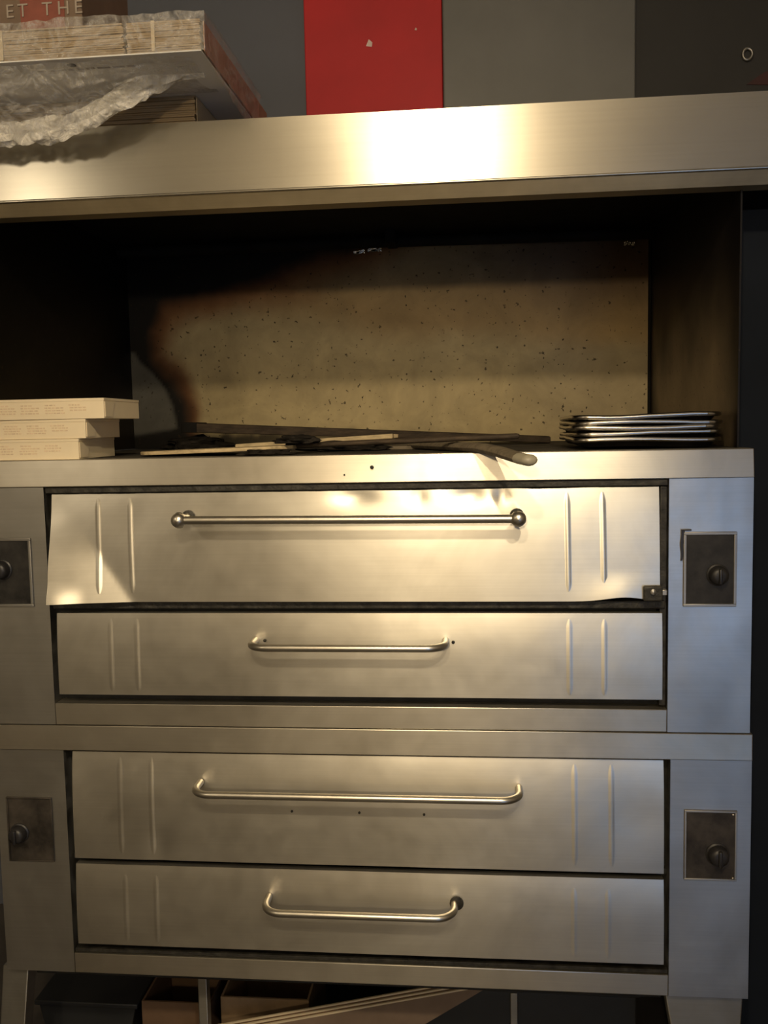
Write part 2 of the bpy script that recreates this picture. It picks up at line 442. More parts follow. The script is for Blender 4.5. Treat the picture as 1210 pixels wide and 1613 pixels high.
MB().tube(ring, 0.005, 8, False).build('ring', M['frame'], dk)
MB().prism([(0.90, 1.127, 2.80), (1.05, 1.127, 2.79), (1.05, 1.127, 2.845), (0.96, 1.127, 2.838), (0.93, 1.127, 2.82)], (0, 0.0025, 0)).build('red_smear', M['smear'], dk)

# ------------------------------------------------------------------ oven decks
def door_surface(z0, z1, seed, bow=0.010, amp=0.0009, power=3.0, lean=0.0, extra=None):
    """front face depth of a slightly bowed, hand-worn sheet door at (x, z)"""
    def y(x, z):
        v = max(0.0, min(1.0, (z - z0) / (z1 - z0)))
        return -0.010 + amp * fbm(x * 3.3 + seed, z * 5, seed, 3) + bow * v ** power - lean * (1 - v) + (extra(x, z) if extra else 0.0)
    return y
def sheet_door(x0, x1, z0, z1, surf, warp=None, nx=90, nz_=28):
    def fn(u, v):
        x = x0 + (x1 - x0) * u; z = z0 + (z1 - z0) * v
        p = [x, surf(x, z), z]
        if warp: warp(p, u, v)
        return p
    return MB().grid(nx, nz_, fn, (0, 0.022, 0))

def rib(parent, xa, xb, z0, z1, w=0.0080, h=0.0011, yoff=None):
    m = MB()
    n, k = 24, 8
    def fn(u, v):
        t = v
        zz = z0 + (z1 - z0) * t
        fade = min(1, min(t, 1 - t) / 0.10)
        fade = math.sin(fade * math.pi / 2)
        xc = xa + (xb - xa) * (1 - t)
        xx = xc + (u * 2 - 1) * w * (0.4 + 0.6 * fade)
        return (xx, yoff(xx, zz) - h * fade * (0.5 + 0.5 * math.cos((u * 2 - 1) * math.pi)) - 0.0002, zz)
    return m.grid(k, n, fn, (0, 0.0025, 0)).build('rib', M['steel'], parent)

def bent_handle(parent, xa, xb, z, out=0.088, r=0.0088, za=None, zb=None, y0=-0.008):
    R = 0.045
    za = za or z; zb = zb or z
    path = [(xa, y0, za)]
    N = 8
    path.append((xa, -(out - R), za))
    for k in range(1, N + 1):
        a = math.pi / 2 * k / N
        path.append((xa + R * (1 - math.cos(a)), -(out - R) - R * math.sin(a), za))
    for k in range(N + 1):
        a = math.pi / 2 * (1 - k / N)
        path.append((xb - R * (1 - math.cos(a)), -(out - R) - R * math.sin(a), zb))
    path.append((xb, y0, zb))
    h = MB().tube(path, r, 16).build('handle', M['handle'], parent, 60)
    return h

def screws(parent, pts, r=0.0035, y=-0.012, mat='handle'):
    for x, z in pts:
        MB().lathe((x, y + 0.003, z), (0, -1, 0), [(0, r), (0.003, r), (0.0042, r * 0.6), (0.0045, 0)], 10).build('screw', M[mat], parent)

def plate(parent, x0, x1, z0, z1, mat, knob=None, kr=0.022, fw=0.0065, fmat='frame'):
    root = MB().box((x0, -0.002, z0), (x1, 0.006, z1), 0.001).build('control_plate', M[mat], parent)
    fr = MB()
    y0, y1 = -0.0055, -0.0015
    fr.box((x0, y0, z1 - fw), (x1, y1, z1), 0.001).box((x0, y0, z0), (x1, y1, z0 + fw), 0.001)
    fr.box((x0, y0, z0 + fw), (x0 + fw, y1, z1 - fw), 0.001).box((x1 - fw, y0, z0 + fw), (x1, y1, z1 - fw), 0.001)
    fr.build('plate_frame', M[fmat], root)
    if knob:
        kx, kz = knob
        m = MB().lathe((kx, -0.001, kz), (0, -1, 0), [(0, kr * 1.15), (0.004, kr * 1.15), (0.006, kr), (0.022, kr * 0.92), (0.027, kr * 0.8), (0.029, kr * 0.5), (0.0295, 0)], 24)
        m.box((kx - kr * 0.18, -0.036, kz - kr * 0.8), (kx + kr * 0.18, -0.024, kz + kr * 0.8), 0.002)
        m.build('knob', M['knob'], root)
    return root

def deck(name, label, X0, X1, OX0, OX1, Z0, Z1, ztop, zbase, tilt):
    d = thing(name, label, 'oven', ((X0 + X1) / 2, 0.5, Z0))
    MB().box((X0 + 0.006, 0.045, Z0 + 0.004), (X1 - 0.006, 1.10, Z1 - 0.004), 0.004).build('body', M['cavity'], d)
    MB().prism([(X0, -0.005, ztop), (X0, -0.004 + tilt, Z1), (X0, 0.045, Z1), (X0, 0.045, ztop)], (X1 - X0, 0, 0), 0.0018).build('top_rail', M['rail'], d)
    MB().box((OX0, -0.001, Z0), (OX1, 0.045, zbase), 0.002).build('bottom_rail', M['rail'], d)
    def pan(x0, x1, s):
        return MB().grid(14, 26, lambda u, v: (x0 + (x1 - x0) * u, 0.0012 * fbm(u * 2 + s, v * 3, s, 2), Z0 + 0.0005 + (ztop - 0.001 - Z0) * v), (0, 0.043, 0))
    pan(X0, OX0 - 0.0008, 3.3).build('side_panel', M['panel'], d)
    pan(OX1 + 0.0008, X1, 8.1).build('side_panel', M['panel'], d)
    return d

# --- upper deck
U = deck('pizza_oven_deck', 'upper deck of the stacked steel pizza oven, with the bent and dented top door', -1.227, 0.625, -1.060, 0.4365, 0.968, 1.6315, 1.5655, 1.023, 0.0075)
MB().box((-1.226, 0.0455, 1.6276), (0.624, 1.10, 1.6312)).build('top_sheet', M['oventop'], U)
def out1(x, z):
    # left bottom corner flared towards the viewer beyond a diagonal crease, small horizontal crease at its foot
    d = (-0.885 - x) * 0.82 + (1.40 - z) * 0.57 - 0.025
    o = -0.22 * max(0.0, d) if z < 1.47 else -0.22 * max(0.0, d) * smooth(1.56, 1.47, z)
    return o * smooth(1.54, 1.36, z) * 0.9
def warp1(p, u, v):
    x, z = p[0], p[2]
    if z < 1.335 and x < -0.95:
        p[1] -= 0.006 * smooth(1.335, 1.29, z) * smooth(-0.95, -1.03, x)
    # curled bottom edge near the right end, and sagging left end
    e = smooth(1.36, 1.281, z)
    p[2] += e * (0.010 * math.exp(-((x - 0.335) / 0.06) ** 2))
    p[1] -= e * 0.005 * math.exp(-((x - 0.335) / 0.08) ** 2)
    # dents pushed into the top edge by pans
    for cx, cz, s, a in ((-0.29, 1.53, 0.045, 0.005), (-0.02, 1.532, 0.035, 0.006), (0.055, 1.53, 0.018, 0.004), (-0.14, 1.53, 0.02, 0.003)):
        p[1] += a * math.exp(-((x - cx) / s) ** 2 - ((z - cz) / 0.018) ** 2)
    for cx, cz, s, a in ((-0.83, 1.47, 0.05, 0.0015), (-0.57, 1.41, 0.05, 0.0006), (0.3, 1.40, 0.08, 0.001)):
        p[1] += a * math.exp(-((x - cx) / s) ** 2 - ((z - cz) / s) ** 2)
    if v > 0.999: p[2] += 0.0015 * fbm(x * 9, 1.0)
s1 = door_surface(1.284, 1.5465, 1.7, 0.010, 0.0004, 3.0, 0.012, out1)
d1 = sheet_door(-1.040, 0.414, 1.284, 1.5465, s1, warp1, 150, 40).build('door', M['steel'], U)
d1['label'] = 'dented top door with a straight bar handle'
for xa, xb in ((-0.9225, -0.918), (-0.842, -0.838), (0.2055, 0.2075), (0.286, 0.2885)):
    rib(d1, xa, xb, 1.306, 1.536, yoff=s1)
MB().tube([(-0.695, -0.085, 1.4885), (0.09, -0.085, 1.4845)], 0.0098, 18).build('handle', M['handle'], d1)
for x, z in ((-0.695, 1.4885), (0.09, 1.4845)):
    m = MB().lathe((x, -0.005, z), (0, -1, 0), [(0, 0.010), (0.062, 0.010), (0.066, 0.0155), (0.073, 0.0178), (0.083, 0.0178), (0.092, 0.0145), (0.096, 0.007), (0.097, 0)], 20)
    m.build('handle_post', M['handle'], d1)
    MB().lathe((x, 0.002, z), (0, -1, 0), [(0, 0.017), (0.014, 0.017), (0.016, 0.012)], 16).build('flange', M['greasebar'], d1)
    MB().lathe((x + 0.0, -0.082, z), (0, 0, 1), [(-0.0185, 0.004), (-0.016, 0.009), (0.016, 0.009), (0.0185, 0.004)], 10).build('nut', M['greasebar'], d1)
screws(d1, [(-0.479, 1.420), (-0.310, 1.419), (-0.155, 1.418)], 0.0042)
br = MB().box((0.375, -0.037, 1.286), (0.418, -0.022, 1.322), 0.004).build('hinge_bracket', M['greasebar'], d1)
MB().lathe((0.396, -0.035, 1.309), (0, -1, 0), [(0, 0.007), (0.006, 0.007), (0.008, 0.004), (0.0085, 0)], 8).build('bolt', M['frame'], br)
MB().box((0.4165, -0.030, 1.299), (0.429, -0.010, 1.312), 0.002).build('bolt', M['frame'], br)
# black greasy bar between the two doors, frame strips round the opening
MB().box((-1.052, -0.002, 1.2625), (0.430, 0.043, 1.2815), 0.003).build('door_rail', M['greasebar'], U)
MB().box((-1.0585, 0.004, 1.549), (0.435, 0.044, 1.5645), 0.002).build('lintel_strip', M['greasebar'], U)
MB().box((0.4185, 0.006, 1.03), (0.434, 0.044, 1.547), 0.002).build('jamb_strip', M['greasebar'], U)
s2 = door_surface(1.049, 1.252, 4.2, 0.009)
d2 = sheet_door(-1.042, 0.423, 1.049, 1.252, s2).build('door', M['steel'], U)
d2['label'] = 'plain lower door with a short bent tube handle'
for x in (-0.905, -0.838, 0.2105, 0.291):
    rib(d2, x, x, 1.058, 1.238, h=0.0007, yoff=s2)
bent_handle(d2, -0.541, -0.080, 1.187)
screws(d2, [(-0.541 + 0.024, 1.187), (-0.080 + 0.018, 1.184)], 0.004, mat='greasebar')
screws(U, [(-0.248, 1.602)], 0.0045, -0.006, 'greasebar'); screws(U, [(-0.314, 1.585)], 0.002, -0.006, 'greasebar')
plate(U, 0.470, 0.589, 1.268, 1.4415, 'sooty_plate', (0.547, 1.342))
plate(U, -1.220, -1.100, 1.269, 1.440, 'sooty_plate', (-1.176, 1.362))
m = MB().grid(2, 12, lambda u, v: (0.4635 + 0.008 * u * (0.5 + 0.5 * v) + 0.001 * math.sin(v * 9), -0.0035 - 0.002 * v, 1.375 + 0.073 * v), (0, 0.002, 0))
m.box((0.466, -0.007, 1.445), (0.487, -0.002, 1.4485), 0.001)
m.build('torn_gasket', M['knob'], U)

# --- lower deck
L = deck('pizza_oven_deck', 'lower deck of the stacked steel pizza oven, standing on the legs', -1.227, 0.631, -1.044, 0.4446, 0.314, 0.968 - 0.0015, 0.903, 0.367, 0.001)
def dents3(x, z):
    return sum(a * math.exp(-((x - cx) / sx) ** 2 - ((z - cz) / sz) ** 2) for cx, cz, sx, sz, a in ((-0.96, 0.78, 0.06, 0.09, 0.004), (-0.80, 0.66, 0.03, 0.05, 0.003), (0.36, 0.76, 0.09, 0.08, 0.004)))
s3 = door_surface(0.6255, 0.8975, 6.1, 0.016, 0.0009, 3.2, 0.0, dents3)
d3 = sheet_door(-1.024, 0.430, 0.6255, 0.8975, s3, None, 110, 34).build('door', M['steel'], L)
d3['label'] = 'upper door with a long bent tube handle'
for x in (-0.9005, -0.819, 0.222, 0.3085):
    rib(d3, x, x, 0.640, 0.885, h=0.0007, yoff=s3)
bent_handle(d3, -0.691, 0.090, 0.829)
screws(d3, [(-0.463, 0.760), (-0.296, 0.760), (-0.138, 0.759)], 0.003, mat='greasebar')
s4 = door_surface(0.3985, 0.606, 9.4, 0.010)
d4 = sheet_door(-1.027, 0.4315, 0.3985, 0.606, s4).build('door', M['steel'], L)
d4['label'] = 'bottom door with a short bent tube handle'
for x in (-0.8975, -0.818, 0.2205, 0.301):
    rib(d4, x, x, 0.410, 0.58, h=0.0005, yoff=s4)
bent_handle(d4, -0.527, -0.067, 0.5385)
MB().lathe((-0.062, -0.009, 0.537), (0, -1, 0), [(0, 0.017), (0.004, 0.017), (0.005, 0.009)], 16).build('washer', M['greasebar'], d4)
MB().box((-1.0425, -0.0005 + 0.004, 0.369), (0.443, 0.044, 0.378), 0.001).build('sill_strip', M['greasebar'], L)
MB().box((-1.0425, 0.022, 0.6085), (0.443, 0.044, 0.6235), 0.002).build('door_rail', M['greasebar'], L)
plate(L, 0.478, 0.599, 0.609, 0.781, 'rusty_plate', (0.555, 0.674), 0.024, 0.005)
plate(L, -1.202, -1.082, 0.610, 0.779, 'rusty_plate', (-1.171, 0.684), 0.022, 0.004, 'rusty_plate')
for x, z in ((0.590, 0.617), (0.589, 0.772)): screws(L, [(x, z)], 0.003, -0.006)

# --- stand
S = thing('oven_stand', 'grey steel legs carrying the stacked oven', 'stand', (-0.3, 0.5, FLOOR))
for side, xs in ((0, (-1.245, -1.232, -1.03, -1.03)), (1, (0.455, 0.448, 0.63, 0.62))):
    for y in (0.02, 0.95):
        if side:
            pts = [(0.440, y, 0.3125), (0.625, y, 0.3125), (0.605, y, FLOOR), (0.520, y, FLOOR)]
        else:
            pts = [(-1.250, y, 0.3125), (-1.180, y, 0.3125), (-1.235, y, FLOOR), (-1.300, y, FLOOR)]
        MB().prism(pts, (0, 0.05, 0), 0.003).build('leg', M['leg'], S)
MB().box((-0.775, 0.16, FLOOR), (-0.749, 0.19, 0.3125), 0.003).build('post', M['leg'], S)
MB().box((-1.18, 0.06, 0.27), (0.44, 0.10, 0.3125), 0.003).build('cross_bar', M['cavity'], S)

# --- things stored under the oven
def open_box(name, label, x0, x1, y0, y1, z1, mat, group=None, flap=True, rot=0.0):
    t = thing(name, label, 'box', ((x0 + x1) / 2, (y0 + y1) / 2, FLOOR), group)
    w = 0.006
    m = MB()
    m.box((x0, y0, FLOOR), (x1, y0 + w, z1)).box((x0, y1 - w, FLOOR), (x1, y1, z1)).box((x0, y0 + w, FLOOR), (x0 + w, y1 - w, z1)).box((x1 - w, y0 + w, FLOOR), (x1, y1 - w, z1)).box((x0 + w, y0 + w, FLOOR), (x1 - w, y1 - w, FLOOR + w))
    m.build('walls', M[mat], t)
    if flap:
        MB().prism([(x0, y1 - w, z1), (x1, y1 - w, z1), (x1 - 0.01, y1 + 0.05, z1 + 0.05), (x0 + 0.02, y1 + 0.05, z1 + 0.055)], (0, -0.004, -0.003)).build('flap', M[mat], t)
    t.rotation_euler.z = rot
    return t
open_box('cardboard_box', 'brown cardboard box under the oven left of the thin post', -0.99, -0.785, 0.30, 0.55, 0.045, 'box_under')
open_box('cardboard_box', 'torn tan cardboard box under the oven right of the thin post', -0.76, -0.50, 0.32, 0.60, 0.055, 'box_under2')
t = thing('storage_bin', 'dark plastic bin under the left end of the oven', 'bin', (-1.15, 0.5, FLOOR))
MB().prism([(-1.30, 0.35, FLOOR), (-1.06, 0.35, FLOOR), (-1.03, 0.35, -0.01), (-1.33, 0.35, -0.01)], (0, 0.35, 0), 0.004).build('tub', M['dark_plastic'], t)
MB().box((-1.34, 0.34, -0.010), (-1.02, 0.71, 0.006), 0.004).build('lid', M['dark_plastic'], t)
t = thing('storage_crate', 'black slant-sided crate under the right half of the oven', 'crate', (0.1, 0.5, FLOOR))
MB().prism([(-0.33, 0.30, FLOOR), (0.42, 0.30, FLOOR), (0.42, 0.30, 0.12), (-0.20, 0.30, 0.12)], (0, 0.4, 0), 0.005).build('tub', M['dark_plastic'], t)
MB().box((-0.215, 0.29, 0.12), (0.43, 0.71, 0.135), 0.004).build('rim', M['dark_plastic'], t)
MB().box((0.075, 0.292, FLOOR), (0.095, 0.30, 0.119), 0.002).build('corner_rib', M['leg'], t)
t = thing('flattened_carton', 'flattened cardboard carton leaning diagonally under the oven with pale edges', 'carton', (-0.35, 0.27, FLOOR))
for k in range(3):
    y = 0.225 + k * 0.009
    a = Vector((-0.86, y, -0.022 + 0.006 * k)); b = Vector((0.02, y, 0.181 + 0.006 * k))
    up = Vector((0, 0, 0.0045))
    MB().prism([(-0.80, y, FLOOR + 0.001), (-0.48, y, FLOOR + 0.001), b, a], (0, 0.005, 0)).build('sheet', M['box_under' if k else 'carton'], t)
    MB().prism([a, b, b + up, a + up], (0, 0.005, 0)).build('edge', M['kraftpale'], t)

# ------------------------------------------------------------------ white boxes, oven top left
def cake_box(label, xr, yf, z0, h, depth, width, rot):
    t = thing('white_box', label, 'box', (xr, yf, z0), 'flat white boxes on the oven top')
    bx = MB()
    def shell(x0, x1, y0, y1, za, zb):
        bx.box((x0, y0, za), (x1, y1, zb), 0.0012)
    shell(xr - width, xr, yf, yf + depth, z0, z0 + h)
    b = bx.build('carton', M['boxwhite'], t)
    MB().box((xr - width - 0.001, yf - 0.0012, z0 + h - 0.006), (xr + 0.001, yf + depth, z0 + h + 0.0008), 0.0008).build('lid', M['boxwhite'], t)
    MB().prism([(xr + 0.0002, yf + 0.004, z0 + 0.004), (xr + 0.0002, yf + 0.05, z0 + 0.004), (xr + 0.0002, yf + 0.065, z0 + h - 0.008), (xr + 0.0002, yf + 0.004, z0 + h - 0.008)], (0.0016, 0, 0)).build('tuck_flap', M['boxwhite'], t)
    rnd = random.Random(int(z0 * 1e4))
    pr = MB()
    for c in range(4):
        xa = xr - 0.045 - c * 0.062 - 0.045
        for rr in range(4):
            if c == 0 and rr > 2: continue
            zz = z0 + h * (0.66 - 0.13 * rr)
            x = xa + rnd.uniform(0, 0.006)
            while x < xa + (0.045 if rr else 0.03):
                wd = rnd.uniform(0.004, 0.010)
                pr.box((x, yf - 0.0007, zz), (x + wd, yf + 0.0005, zz + 0.0032))
                x += wd + 0.0025
    p = pr.build('print', M['print'], t, 0)
    p['label'] = 'faded reddish print on the front'
    t.rotation_euler.z = math.radians(rot)
    return t
cake_box('bottom one of three flat white boxes stacked at the left of the oven top', -0.974, 0.02, zt + 0.0002, 0.0495, 0.235, 0.265, 0.6)
cake_box('middle one of three flat white boxes stacked at the left of the oven top', -0.955, 0.022, zt + 0.0511, 0.0465, 0.215, 0.28, -0.5)
cake_box('topmost of three flat white boxes stacked at the left of the oven top', -0.905, 0.02, zt + 0.0990, 0.0490, 0.245, 0.33, 0.6)

# ------------------------------------------------------------------ clutter on the oven top
def axes(a, b):
    a, b = Vector(a), Vector(b)
    d = (b - a); l = d.length; d.normalize()
    s = Vector((0, 0, 1)).cross(d).normalized()
    return a, d, s, l
def peel(name, label, tip, end, blade_len, blade_w, hw, ht, mats, tipmat=None, thick=0.010, droop=0.0):
    """flat blade from tip, then a handle to end"""
    a, d, s, l = axes(tip, end)
    up = d.cross(s) * -1
    if up.z < 0: up = -up
    t = thing(name, label, 'pizza peel', tip)
    out = []
    N = 14
    for k in range(N + 1):
        q = math.pi * k / N
        out.append(a + d * (blade_w * 0.35 * (1 - math.sin(q))) + s * (blade_w / 2 * math.cos(q)))
    sh = [(blade_len * 0.8, -0.5), (blade_len * 0.92, -0.36), (blade_len, -0.12)]
    pts = out + [a + d * x + s * (blade_w * f) for x, f in sh] + [a + d * x + s * (-blade_w * f) for x, f in sh[::-1]]
    MB().prism([p for p in pts], up * thick, 0.002).build('blade', M[mats[0]], t)
    p0 = a + d * (blade_len * 0.93)
    p1 = a + d * l
    n = 12
    def ringpts(p, w, h):
        return [p + up * (ht / 2) + s * (w * math.cos(2 * math.pi * k / n)) + up * (h * math.sin(2 * math.pi * k / n)) for k in range(n)]
    def sweep(stations, name, mat):
        m = MB(); bm = m.bm
        rings = [[bm.verts.new(q) for q in ringpts(p, w, h)] for p, w, h in stations]
        for A, B in zip(rings, rings[1:]):
            for k in range(n): bm.faces.new((A[k], A[(k + 1) % n], B[(k + 1) % n], B[k]))
        bm.faces.new(rings[0]); bm.faces.new(rings[-1][::-1])
        return m.build(name, M[mat], t, 50)
    tl = 0.055 if tipmat else 0.0
    e = p1 - d * tl
    if droop:
        k = -a.y / d.y + 0.01                      # where the handle leaves the oven edge
        q = a + d * k
        dz = Vector((0, 0, -droop))
        mid = q.lerp(e, 0.5)
        st = [(p0, hw, ht / 2), (q, hw * 0.95, ht / 2), (mid + dz * 0.35, hw * 0.9, ht / 2), (e + dz * 0.9, hw * 0.85, ht / 2)]
        e = e + dz * 0.9; d = (d + dz * 3).normalized()
    else:
        st = [(p0, hw, ht / 2), (p0.lerp(e, 0.5), hw * 0.9, ht / 2), (e, hw * 0.8, ht / 2)]
    if not tipmat: st += [(e + d * 0.006, hw * 0.6, ht * 0.35)]
    sweep(st, 'handle', mats[1])
    if tipmat:
        sweep([(e, hw * 0.82, ht * 0.52), (e + d * tl * 0.75, hw * 0.82, ht * 0.52), (e + d * tl * 0.93, hw * 0.6, ht * 0.4), (e + d * tl, hw * 0.3, ht * 0.2)], 'handle_tip', tipmat)
    return t
# peel whose handle sticks out over the front edge
peel('pizza_peel', 'greyed wooden peel whose handle sticks out over the oven edge', (-0.325, 0.80, zt + 0.0008), (0.112, -0.245, zt - 0.0015), 0.42, 0.30, 0.024, 0.024, ('greywood', 'greywood'), 'tip', droop=0.020)
# peel lying lengthwise, blade towards the white boxes
peel('pizza_peel', 'pale wooden peel lying lengthwise, blade next to the white boxes', (-0.885, 0.27, zt + 0.002), (0.095, 0.09, zt + 0.029), 0.43, 0.26, 0.011, 0.014, ('palewood', 'darkwood'), None, 0.009)
t = thing('wooden_stick', 'pale wooden stick lying behind the charred rags', 'stick', (-0.70, 0.50, zt))
MB().prism([(-0.70, 0.470, zt + 0.010), (-0.24, 0.475, zt + 0.030), (-0.24, 0.475, zt + 0.044), (-0.70, 0.470, zt + 0.022)], (0, 0.03, 0), 0.003).build('shaft', M['palewood'], t)
MB().prism([(-0.239, 0.476, zt + 0.031), (-0.225, 0.478, zt + 0.032), (-0.225, 0.478, zt + 0.042), (-0.239, 0.476, zt + 0.043)], (0, 0.027, 0), 0.002).build('cut_end', M['wood'], t)
t = thing('charred_plank', 'long burnt dark plank leaning along the back of the oven top', 'plank', (-0.3, 0.9, zt))
MB().prism([(-0.985, 0.86, 1.690), (0.235, 0.86, zt + 0.001), (0.235, 0.86, zt + 0.022), (-0.985, 0.86, 1.722)], (0, 0.12, 0), 0.004).build('board', M['darkwood'], t)
MB().prism([(-0.985, 0.859, 1.689), (-0.93, 0.859, 1.687), (-0.93, 0.859, 1.7215), (-0.985, 0.859, 1.7235)], (0, 0.122, 0), 0.002).build('burnt_end', M['black'], t)

def rag(label, c, size, seed, name='charred_rag'):
    bm = bmesh.new()
    bmesh.ops.create_icosphere(bm, subdivisions=4, radius=1.0)
    for v in bm.verts:
        p = v.co.copy()
        n = fbm(p.x * 1.6 + seed, p.y * 1.6, p.z * 1.6, 4)
        r = 1 + 0.42 * n
        q = Vector((p.x * size[0] * r, p.y * size[1] * r, p.z * size[2] * r))
        q.z = max(q.z, -size[2] * 0.55)
        v.co = q + Vector(c) + Vector((0, 0, size[2] * 0.55))
    m = MB(); m.bm.free(); m.bm = bm
    return tag(m.build(name, M['rag'], None, 60), label, 'rag')
rag('small charred rag on the front edge below the pale peel blade', (-0.515, 0.065, zt + 0.0005), (0.062, 0.035, 0.010), 2.2)
rag('larger black charred rag bunched on the pale peel', (-0.46, 0.17, zt + 0.027), (0.055, 0.05, 0.013), 7.9)
rag('long flat charred rag next to the bunched one', (-0.37, 0.36, zt + 0.001), (0.11, 0.06, 0.016), 4.4)
rag('black burnt lump holding up the left end of the plank', (-0.95, 0.93, zt + 0.0005), (0.10, 0.12, 0.028), 5.7, 'burnt_lump')

# --- sheet pans
def sheet_pan(label, zb, seed, dx, dy, rot):
    W, Dp, Hh = 0.335, 0.43, 0.018
    x0 = 0.236
    t = thing('sheet_pan', label, 'pan', (x0 + W / 2 + dx, 0.075 + Dp / 2 + dy, zb), 'bent sheet pans on the oven top')
    cx, cy = x0 + W / 2 + dx, 0.075 + Dp / 2 + dy
    R = 0.035
    def outline(off, n=6):
        pts = []
        hx, hy = W / 2 + off, Dp / 2 + off
        for qx, qy, a0 in ((1, -1, -90), (1, 1, 0), (-1, 1, 90), (-1, -1, 180)):
            for k in range(n + 1):
                a = math.radians(a0 + 90 * k / n)
                pts.append((qx * (hx - R) + R * math.cos(a), qy * (hy - R) + R * math.sin(a)))
        # add points on straight runs
        res = []
        for p, q in zip(pts, pts[1:] + pts[:1]):
            L_ = math.hypot(q[0] - p[0], q[1] - p[1])
            m_ = max(1, int(L_ / 0.03))
            for k in range(m_): res.append((p[0] + (q[0] - p[0]) * k / m_, p[1] + (q[1] - p[1]) * k / m_))
        return res
    def sag(x, y):
        return 0.0022 * math.sin(x * 15 + seed * 2.1) + 0.0014 * math.sin(y * 11 + seed) + 0.0012 * fbm(x * 12, y * 12, seed)
    def P(x, y, z): return (cx + x, cy + y, zb + z + sag(x, y) + 0.0045)
    m = MB(); bm = m.bm
    prof = [(-0.020, 0.0), (-0.014, 0.002), (-0.004, Hh - 0.002), (0.0, Hh)]
    loops = [[bm.verts.new(P(x, y, z)) for x, y in outline(off)] for off, z in prof]
    n = len(loops[0])
    for A, B in zip(loops, loops[1:]):
        for k in range(n): bm.faces.new((A[k], A[(k + 1) % n], B[(k + 1) % n], B[k]))
    bm.faces.new(loops[0][::-1])
    m.build('tray', M['pandark'], t)
    pts = [P(x, y, Hh) for x, y in outline(0.002)]
    MB().tube(pts + pts[:1], 0.0056, 10, False).build('rolled_rim', M['pan'], t, 60)
    t.rotation_euler.z = rot
    return t
lab = ['lowest sheet pan of the five stacked at the right of the oven top', 'second sheet pan from the bottom of the five stacked at the right',
       'middle sheet pan of the five stacked at the right of the oven top', 'second sheet pan from the top of the five stacked at the right',
       'topmost sheet pan of the five stacked at the right of the oven top']
for k in range(5):
    sheet_pan(lab[k], zt + 0.001 + k * 0.0136, 1.3 + k * 1.9, (0, 0.004, -0.003, 0.002, 0.0)[k], (0, 0.004, -0.002, 0.003, 0.0)[k], math.radians((0, 0.8, -0.6, 0.5, -0.3)[k]))

# ------------------------------------------------------------------ carton bundles on the hood
HT = 2.4125
def sheets(m, x0, x1, y0, y1, z0, z1, n, seed):
    rnd = random.Random(seed)
    h = (z1 - z0) / n
    for k in range(n):
        j = rnd.uniform(-0.0022, 0.0022)
        m.box((x0 + j, y0 + rnd.uniform(-0.002, 0.002), z0 + h * k + 0.0003), (x1 + j, y1, z0 + h * (k + 1) - 0.0004))
lb = thing('carton_bundle', 'lower bundle of kraft flat cartons lying directly on the hood', 'carton bundle', (-1.0, 0.3, HT))
m = MB(); sheets(m, -1.45, -0.652, 0.025, 0.55, HT, 2.4795, 14, 3)
s = m.build('sheets', M['kraft'], lb, 0); s['kind'] = 'stuff'
MB().prism([(-0.6495, 0.03, HT + 0.003), (-0.6495, 0.26, HT + 0.003), (-0.6495, 0.26, 2.478), (-0.6495, 0.03, 2.478)], (0.0015, 0, 0)).build('side_print', M['kraftpale'], lb)
ub = thing('carton_bundle', 'upper film-wrapped bundle of flat pizza cartons jutting out over the hood front', 'carton bundle', (-1.0, 0.1, 2.480))
BX1 = -0.562
m = MB()
sheets(m, -1.45, -0.727, -0.222, 0.40, 2.4835, 2.546, 15, 5)
sheets(m, -0.719, BX1, -0.222, 0.40, 2.4835, 2.546, 15, 8)
s = m.build('sheets', M['kraft'], ub, 0); s['kind'] = 'stuff'
w = MB().box((-1.45, -0.224, 2.4802), (BX1 + 0.001, 0.40, 2.4832), 0.0006).build('bottom_sheet', M['sheetwhite'], ub)
w['label'] = 'white underside of the lowest carton'
for x in (-0.993, -0.662):
    MB().box((x - 0.004, -0.2265, 2.484), (x + 0.004, -0.2235, 2.5455), 0.001).build('edge_strip', M['kraftpale'], ub)
MB().box((BX1 + 0.003, -0.21, 2.485), (BX1 + 0.005, 0.38, 2.545)).build('side_print', M['pinkprint'], ub)
pr = MB(); rnd = random.Random(4); x = -0.94
while x < -0.74:
    wd = rnd.uniform(0.012, 0.03)
    pr.box((x, -0.172, 2.4796), (x + wd, -0.163, 2.4803)); x += wd + 0.006
pr.build('print', M['greyprint'], ub, 0)
MB().lathe((-0.855, -0.19, 2.4803), (0, 0, -1), [(0, 0.010), (0.0008, 0.010), (0.001, 0.006)], 9).build('dark_spot', M['rag'], ub)
# cling film: over the top and round the front edge, sagging pouch below, gathered lower edge
def film_top(u, v):
    x = -1.40 + (BX1 + 0.012 + 1.40) * u
    n = fbm(x * 9, v * 7, 2, 4)
    if v < 0.45:
        t = v / 0.45
        return (x, 0.30 - 0.53 * t, 2.550 + 0.006 + 0.011 * abs(n) + 0.006 * math.sin(t * 3))
    t = (v - 0.45) / 0.55
    return (x, -0.230 - 0.006 * abs(n), 2.558 - 0.078 * t + 0.010 * abs(n) * (1 - t))
MB().grid(90, 26, film_top).build('film_cover', M['film'], ub, 60)
def film_side(u, v):
    y = -0.23 + 0.50 * u
    n = fbm(y * 8, v * 6, 6, 4)
    return (BX1 + 0.008 + 0.007 * abs(n), y, 2.560 - 0.135 * v * (0.65 + 0.35 * u))
MB().grid(40, 14, film_side).build('film_side', M['film'], ub, 60)
def low_z(x):
    # lower hanging edge of the pouch
    t = smooth(-0.60, -0.98, x)
    return 2.475 - 0.118 * t
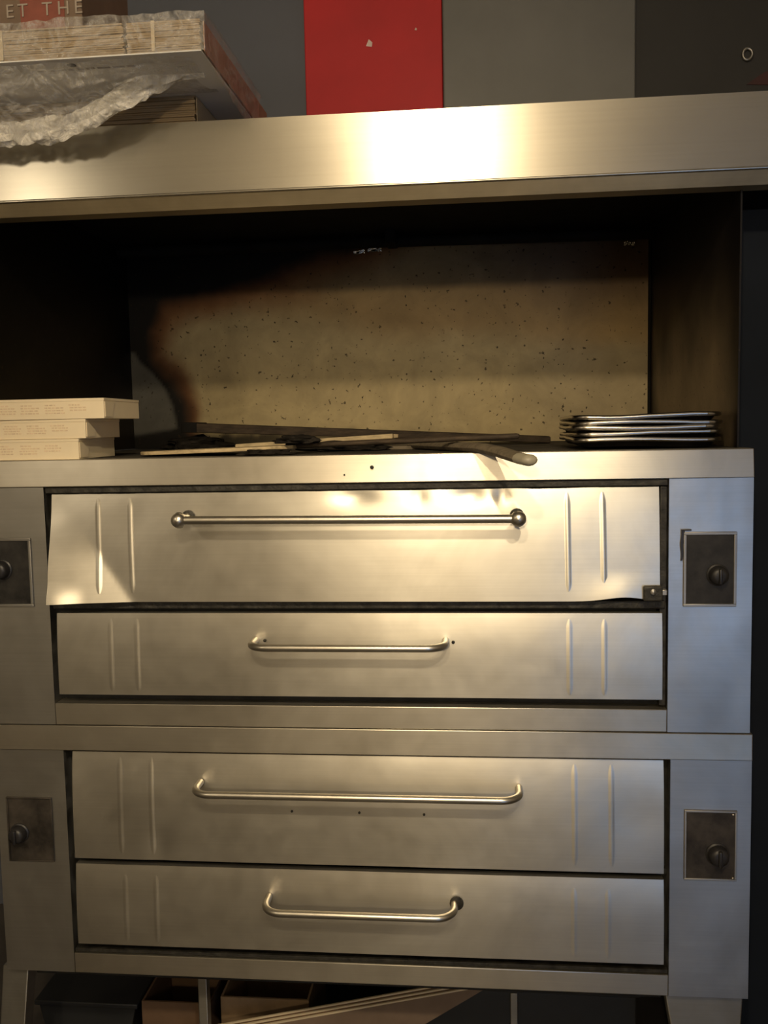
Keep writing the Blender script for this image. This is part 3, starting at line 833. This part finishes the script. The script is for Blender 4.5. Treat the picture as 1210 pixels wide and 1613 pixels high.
def pouch(u, v):
    x = -1.42 + (0.83) * u
    zl = low_z(x)
    n = fbm(x * 7, v * 4, 11, 5); n2 = fbm(x * 15, v * 9, 4, 4)
    z = 2.477 + (zl - 2.477) * v
    y = -0.215 + 0.115 * v + 0.022 * n * math.sin(math.pi * v) + 0.006 * n2
    return (x, y, z + 0.006 * n2 * v)
MB().grid(110, 22, pouch).build('film_pouch', M['film'], ub, 60)
def band(u, v):
    x = -1.42 + 0.83 * u
    zl = low_z(x)
    a = 2 * math.pi * v
    w = 0.020 * (0.35 + 0.65 * smooth(-0.60, -0.75, x))
    n = fbm(x * 16, math.cos(a) * 1.3, math.sin(a) * 1.3, 5)
    r = w * (1 + 0.55 * n)
    return (x, -0.098 + r * 0.8 * math.cos(a), zl + w * 0.9 + r * 1.25 * math.sin(a))
MB().grid(170, 16, band).build('film_gathered_edge', M['filmband'], ub, 60)
def back_film(u, v):
    x = -1.42 + 0.83 * u
    n = fbm(x * 8, v * 5, 21, 4)
    return (x, -0.09 + 0.105 * v + 0.008 * n, low_z(x) + 0.006 + (2.474 - low_z(x)) * v)
MB().grid(60, 10, back_film).build('film_back', M['film'], ub, 60)

pc = thing('printed_carton', 'brown carton with pale capital letters standing on the wrapped bundle', 'carton', (-1.0, 0.0, 2.566))
MB().box((-1.40, -0.05, 2.575), (-0.884, 0.25, 2.84), 0.003).build('box', M['carton'], pc)
MB().box((-1.030, -0.0512, 2.580), (-0.925, -0.0495, 2.835)).build('red_patch', M['cartonred'], pc)
def letters(txt, xs, z, size, y, parent, mat):
    for ch, x in zip(txt, xs):
        cu = bpy.data.curves.new('letter', 'FONT'); cu.body = ch; cu.size = size; cu.extrude = 0.0006; cu.align_x = 'LEFT'
        tmp = bpy.data.objects.new('tmp_letter', cu); COL.objects.link(tmp)
        dg = bpy.context.evaluated_depsgraph_get()
        me = bpy.data.meshes.new_from_object(tmp.evaluated_get(dg))
        bpy.data.objects.remove(tmp, do_unlink=True)
        me.transform(Matrix.Translation((x, y, z)) @ Matrix.Rotation(math.pi / 2, 4, 'X'))
        me.materials.clear(); me.materials.append(mat)
        lo = bpy.data.objects.new('letter', me); COL.objects.link(lo)
        lo.parent = parent; lo.matrix_parent_inverse = parent.matrix_world.inverted()
letters('ETTHE', (-1.065, -1.036, -0.978, -0.942, -0.902), 2.646, 0.042, -0.0525, pc, M['letter'])
